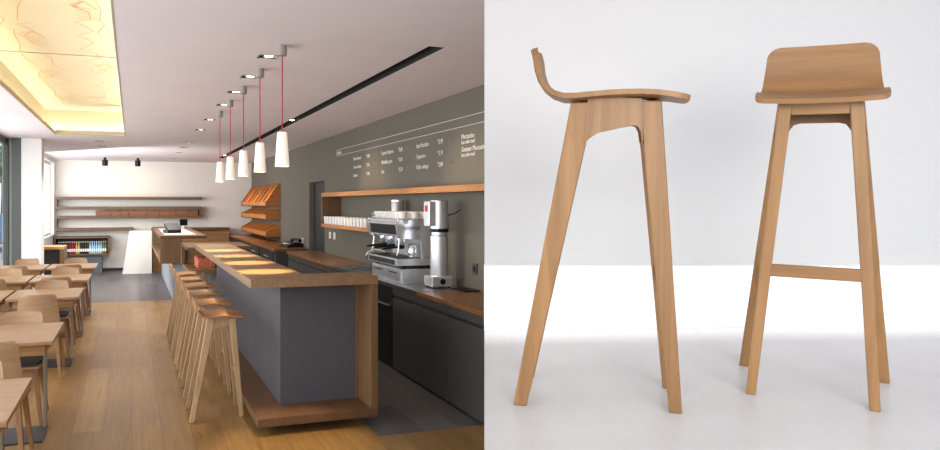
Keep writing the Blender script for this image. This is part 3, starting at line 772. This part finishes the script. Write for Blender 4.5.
for s_, z, k in (('Moccacino', 2.335, .068), ('hot oder iced', 2.285, .055), ('Geeister Moccacino', 2.21, .068), ('hot oder iced', 2.16, .055)):
    text(s_, 6.73, z, k, M['letter'])

# switches and sockets on the grey wall
for y, z, lb in ((11.9, 1.19, 'white wall switch beside the dark door, nearer the door'), (11.62, 1.19, 'white wall switch beside the dark door, nearer the shelf'), (14.0, 1.0, 'white wall socket above the black device on the far counter')):
    t = thing('wall_switch', lb, 'switch', (RX - .001, y, z), 0, 'switches on the grey wall')
    MB().box(-.012, 0, -.06, .06, -.055, .055).build('plate', M['socket'], t, bevel=.003)
    MB().box(-.017, -.012, -.035, .035, -.035, .035).build('rocker', M['china'], t, bevel=.002)
t = thing('wall_socket', 'dark wall socket between the grinder and the worktop edge', 'socket', (RX - .001, 6.42, 1.09))
MB().box(-.012, 0, -.05, .05, -.05, .05).build('plate', M['cab'], t, bevel=.003)
MB().lathe([(.03, -.016), (.03, -.012)], n=14, ax='x').build('insert', M['black'], t)

# far counter with bread racks
t = thing('bakery_counter', 'long dark bakery counter with wooden top under the bread racks', 'counter', (0, 0, 0))
MB().box(2.45, RX - .003, 13.55, 20.45, 0, .84).build('body', M['cab'], t)
MB().box(2.42, RX - .003, 13.52, 20.45, .84, .885).build('top', M['worktop'], t, bevel=.002)
for k in range(4):
    a = 13.7 + k * 1.6
    dw = MB().box(2.43, 2.45, a, a + 1.5, .55, .82).build('drawer', M['dark'], t, bevel=.002)
    MB().box(2.415, 2.43, a + .5, a + 1.0, .7, .715).build('handle', M['steel'], dw)
t = thing('phone_set', 'black desk telephone on the near end of the bakery counter', 'telephone', (2.84, 14.1, .886), .2)
MB().prismy([(-.16, 0), (.16, 0), (.16, .07), (.02, .10), (-.16, .03)], -.22, .22).build('body', M['black'], t, bevel=.01)
MB().tube([(.1, -.2, .12), (.1, -.08, .14), (.1, .08, .14), (.1, .2, .12)], [.035, .022, .022, .035], 10).build('handset', M['black'], t, smooth=True)
MB().box(-.12, -.0, -.1, .1, .06, .075).build('keypad', M['socket'], t)
def bread_rack(z, h, label, first=None):
    t = thing('bread_shelf', label, 'bread rack', (0, 0, z), 0, 'tilted bread racks on the grey wall')
    Y0, Y1, XF, XB = 16.3, 20.2, 2.73, RX - .003
    tri = [(XF, 0), (XB, 0), (XB, h), (XB - .03, h), (XF + .02, .12), (XF, .12)]
    for y in (Y0, Y1): MB().prismy(tri, y - .015, y + .015).build('end_panel', M['bread'], t)
    MB().box(XF, XF + .02, Y0, Y1, 0, .11).build('front_lip', M['bread'], t)
    MB().box(XF, XB, Y0, Y1, 0, .015).build('bottom', M['bread'], t)
    MB().prismy([(XF + .02, .04), (XF + .02, .055), (XB, h - .03), (XB, h - .045)], Y0, Y1).build('tilted_board', M['bread'], t)
    for k in range(1, 7):
        y = Y0 + (Y1 - Y0) * k / 7
        MB().prismy([(XF + .02, .05), (XF + .02, .12), (XB - .03, h - .005), (XB, h - .005), (XB, h - .03)], y - .012, y + .012).build('divider', M['bread'], t)
    return t
bread_rack(1.645, .52, 'highest of three tilted wooden bread racks on the grey wall')
bread_rack(1.355, .24, 'middle of three tilted wooden bread racks on the grey wall')
bread_rack(.985, .27, 'lowest of three tilted wooden bread racks, just above the bakery counter')

# ------------------------------------------------------------------ reception counters at the far end of the bar
t = thing('reception_counter', 'open-sided wooden reception counter on a grey base beyond the stools', 'counter', (0, 0, 0))
A0, A1 = 13.64, 19.2
MB().box(.46, 1.25, A0, A1, 1.09, 1.145).build('top', M['shelfwood'], t, bevel=.003)
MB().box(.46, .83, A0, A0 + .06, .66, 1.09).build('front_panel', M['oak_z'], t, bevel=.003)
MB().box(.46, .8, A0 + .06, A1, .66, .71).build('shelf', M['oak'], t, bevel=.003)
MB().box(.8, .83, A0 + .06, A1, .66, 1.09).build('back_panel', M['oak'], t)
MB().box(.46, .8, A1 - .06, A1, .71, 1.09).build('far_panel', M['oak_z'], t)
MB().box(.68, 1.2, A0 + .1, A1 - .05, 0, .66).build('base', M['counter_blue'], t)
MB().box(.55, 1.1, A0 + .3, A1 - 1.5, 1.146, 1.15).build('inlay', M['inlay'], t)
t = thing('cash_register', 'black cash terminal on top of the reception counter', 'cash register', (.72, 14.9, 1.151), .3)
MB().box(-.13, .13, -.14, .14, 0, .06).build('base', M['black'], t, bevel=.008)
MB().prismx([(-.14, .06), (.0, .06), (.1, .17), (.06, .19)], -.13, .13).build('screen', M['black'], t, bevel=.005)
t = thing('monitor', 'small black monitor on a stand at the far end of the reception counter', 'monitor', (1.14, 18.3, 1.146), .5)
MB().lathe([(.06, 0), (.06, .012)], n=16).build('base', M['steel'], t)
MB().lathe([(.012, .012), (.012, .08)], n=10).build('stand', M['steel'], t)
MB().box(-.1, .1, -.015, .015, .05, .20).build('screen', M['black'], t, bevel=.005)
t = thing('open_shelf', 'open wooden shelf box at the far end of the bar', 'shelf', (0, 0, 0))
MB().box(.71, 1.6, 10.72, 12.0, 1.06, 1.105).build('top', M['shelfwood'], t, bevel=.003)
MB().box(.71, 1.6, 11.95, 12.0, .79, 1.06).build('back_panel', M['oak_x'], t)
MB().box(.71, .76, 11.85, 11.95, .79, 1.06).build('upright', M['oak_z'], t)
MB().box(.73, 1.6, 10.72, 12.0, .74, .79).build('bottom', M['oak'], t, bevel=.003)
MB().box(1.12, 1.55, 10.76, 11.9, 0, .74).build('base', M['bar_dark'], t)
t = thing('wicker_basket', 'small red and white basket inside the open shelf box', 'basket', (.99, 11.2, .791))
MB().prismz([(-.12, -.3), (.12, -.3), (.12, .3), (-.12, .3)], 0, .15).build('basket', plain('basket_weave', L(196, 104, 72), .8, noise=.5, nscale=26, bump=.5), t, bevel=.01)
t = thing('white_desk', 'low white desk block with a sloping side against the back wall', 'desk', (0, 0, 0))
MB().prismy([(-.22, 0), (.46, 0), (.46, 1.03), (-.06, 1.03)], 19.35, 20.48).build('body', M['white_wall'], t, bevel=.004)
t = thing('corner_ledge', 'wooden ledge continuing behind the reception counter along the back wall', 'ledge', (0, 0, 0))
MB().box(.47, 2.40, 19.9, 20.48, 1.03, 1.085).build('top', M['shelfwood'], t, bevel=.003)
MB().box(.50, 2.40, 20.0, 20.47, 0, 1.03).build('base', M['oak_x'], t)

# serpentine shelf on the back wall
t = thing('ribbon_shelf', 'long zigzag wooden ribbon shelf on the white back wall', 'shelf', (0, 0, 0))
SY0, SY1 = 20.12, 20.498
xl, xr = -1.78, 1.72
zt = .035
zz = [1.845, 1.60, 1.37, 1.07]
for z, a, b in ((zz[0], xl, xr), (zz[1], xl, xr - .02), (zz[2], xl, xr - .02), (zz[3], xl, .02)):
    MB().box(a, b, SY0, SY1, z - zt, z + zt).build('board', M['shelfwood'], t, bevel=.003)
MB().box(xl, xl + .05, SY0, SY1, zz[1] + zt, zz[0] - zt).build('upright', M['shelfwood'], t)
MB().box(xr - .07, xr - .02, SY0, SY1, zz[2] + zt, zz[1] - zt).build('upright', M['shelfwood'], t)
MB().box(xl, xl + .05, SY0, SY1, zz[3] + zt, zz[2] - zt).build('upright', M['shelfwood'], t)
ww = [.36, .22, .2, .44, .3, .4, .26, .3]; x = -.86
for i, w_ in enumerate(ww):
    tb = thing('wooden_box', f'red-brown box on the ribbon shelf, {ORD[i]} from its left end', 'box', (x, SY0 + .05, zz[2] + .0355), 0, 'red-brown boxes on the ribbon shelf')
    MB().box(.004, w_ - .004, 0, .25, 0, .10).build('body', M['boxred'], tb, bevel=.003)
    MB().box(.002, w_ - .002, -.003, .253, .101, .125).build('lid', M['boxred'], tb, bevel=.003)
    x += w_

# bottle rack and side cabinet
t = thing('bottle_rack', 'low open wooden bottle rack on a charcoal base at the back wall', 'rack', (0, 0, 0))
b0, b1 = 19.85, 20.47
MB().box(-1.78, -.52, b0, b1, .86, .90).build('top', M['shelfwood'], t, bevel=.003)
MB().box(-1.78, -.52, b0, b1, .44, .48).build('bottom', M['shelfwood'], t, bevel=.003)
MB().box(-1.78, -1.74, b0, b1, .48, .86).build('side', M['shelfwood'], t); MB().box(-.56, -.52, b0, b1, .48, .86).build('side', M['shelfwood'], t)
MB().box(-1.74, -.56, b1 - .02, b1, .48, .86).build('back_board', M['shelfwood'], t)
MB().box(-1.72, -.70, b0 + .08, b1, 0, .44).build('base', plain('rack_base', L(86, 92, 100), .6), t)
bc = {'blue': L(60, 80, 150), 'black': L(24, 22, 26), 'red': L(150, 30, 40), 'yellow': L(206, 170, 70), 'pale blue': L(150, 196, 220), 'green': L(90, 130, 90)}
bm_ = {k: plain('bottle_' + k.replace(' ', '_'), v, .15) for k, v in bc.items()}
seq = ['blue', 'blue', 'black', 'black', 'black', 'red', 'red', 'red', 'yellow', 'yellow', 'black', 'black', 'black', 'black', 'pale blue', 'pale blue', 'pale blue', 'pale blue', 'pale blue', 'pale blue', 'green', 'green']
protos = {}
for i, c in enumerate(seq):
    loc = (-1.68 + i * .0505, 19.98 , .4805); lb = f'{c} bottle in the low rack, {ORD[i]} from the left'
    if c not in protos:
        b_ = thing('bottle', lb, 'bottle', loc, 0, 'bottles in the low rack')
        MB().lathe([(0, 0), (.022, 0), (.022, .17), (.011, .22), (.010, .28)], n=12).build('body', bm_[c], b_, smooth=True)
        MB().lathe([(.0225, .05), (.0225, .12)], n=12, cap=False).build('label_band', M['china'], b_, smooth=True)
        MB().lathe([(.0115, .275), (.0115, .30), (0, .30)], n=10).build('cap', M['china'], b_, smooth=True)
        protos[c] = b_
    else: dup(protos[c], loc, 0, lb)
t = thing('side_cabinet', 'dark side cabinet with wooden top and end behind the white pillar', 'cabinet', (0, 0, 0))
MB().box(-1.78, -1.36, 16.3, 17.0, 0, .80).build('body', M['dark'], t)
MB().box(-1.78, -1.27, 16.25, 17.05, .80, .85).build('top', M['oak_x'], t, bevel=.003)
MB().box(-1.35, -1.27, 16.25, 17.05, 0, .80).build('end_panel', M['oak_z'], t)

# ------------------------------------------------------------------ lights
for y in PY:
    light('pendant_light', 'SPOT', (1.0, y, 1.93), 115, (1, .74, .40), (1.02, y, 0), spot_size=.75, spot_blend=.8, shadow_soft_size=.03)
for x in (-.6, .13):
    light('spot_light', 'SPOT', (x, 18.95, 2.58), 20, (1, .84, .62), (x + .1, 20.5, 1.9), spot_size=1.5, spot_blend=.9, shadow_soft_size=.05)
for y in (16.9, 18.2, 19.4):
    light('rack_light', 'SPOT', (2.2, y, 2.75), 85, (1, .74, .4), (2.8, y, 1.3), spot_size=1.0, spot_blend=.8, shadow_soft_size=.04)
for y in (6.8, 9.9):
    light('slot_light', 'SPOT', (2.01, y, 2.79), 40, (1, .82, .56), (2.95, y - .3, 1.4), spot_size=1.5, spot_blend=.9, shadow_soft_size=.03)
light('window_daylight', 'AREA', (-2.4, 6.5, 1.6), 330, (.93, .97, 1), (3, 6.5, 1.0), shape='RECTANGLE', size=13, size_y=2.4)
for x, y in down_row[4:]:
    light('downlight_lamp', 'SPOT', (x, y, 2.79), 110, (1, .93, .84), (x, y, 0), spot_size=2.2, spot_blend=.9, shadow_soft_size=.04)
for x, y in down_two:
    light('downlight_lamp', 'SPOT', (x, y, 2.79), 110, (1, .93, .84), (x, y, 0), spot_size=2.2, spot_blend=.9, shadow_soft_size=.04)
light('window_daylight', 'AREA', (-1.99, 17.3, 1.8), 150, (.98, .98, 1), (1.5, 20.0, .6), shape='RECTANGLE', size=5.4, size_y=1.6)  # fill lamp behind the added alcove window, brightens the rear
# unseen area lamp added on the camera side to light the studio set
kx, ky = S(.9, -.7); tx, ty = S(1.15, 2.4)
light('studio_softbox', 'AREA', (kx, ky, 2.1), 22, (1, .985, .955), (tx, ty, 1.55), shape='RECTANGLE', size=1.9, size_y=1.1, spread=math.radians(110))

w = bpy.data.worlds.new('world'); SC.world = w; w.use_nodes = True
nt = w.node_tree; bg = nt.nodes['Background']
bg.inputs['Color'].default_value = (.87, .93, 1.0, 1); bg.inputs['Strength'].default_value = .85

vs = SC.view_settings
vs.view_transform = 'Standard'; vs.look = 'None'; vs.exposure = .5; vs.gamma = 1; vs.use_curve_mapping = False
SC.cycles.use_denoising = True
SC.cycles.max_bounces = 8
SC.cycles.sample_clamp_indirect = 6
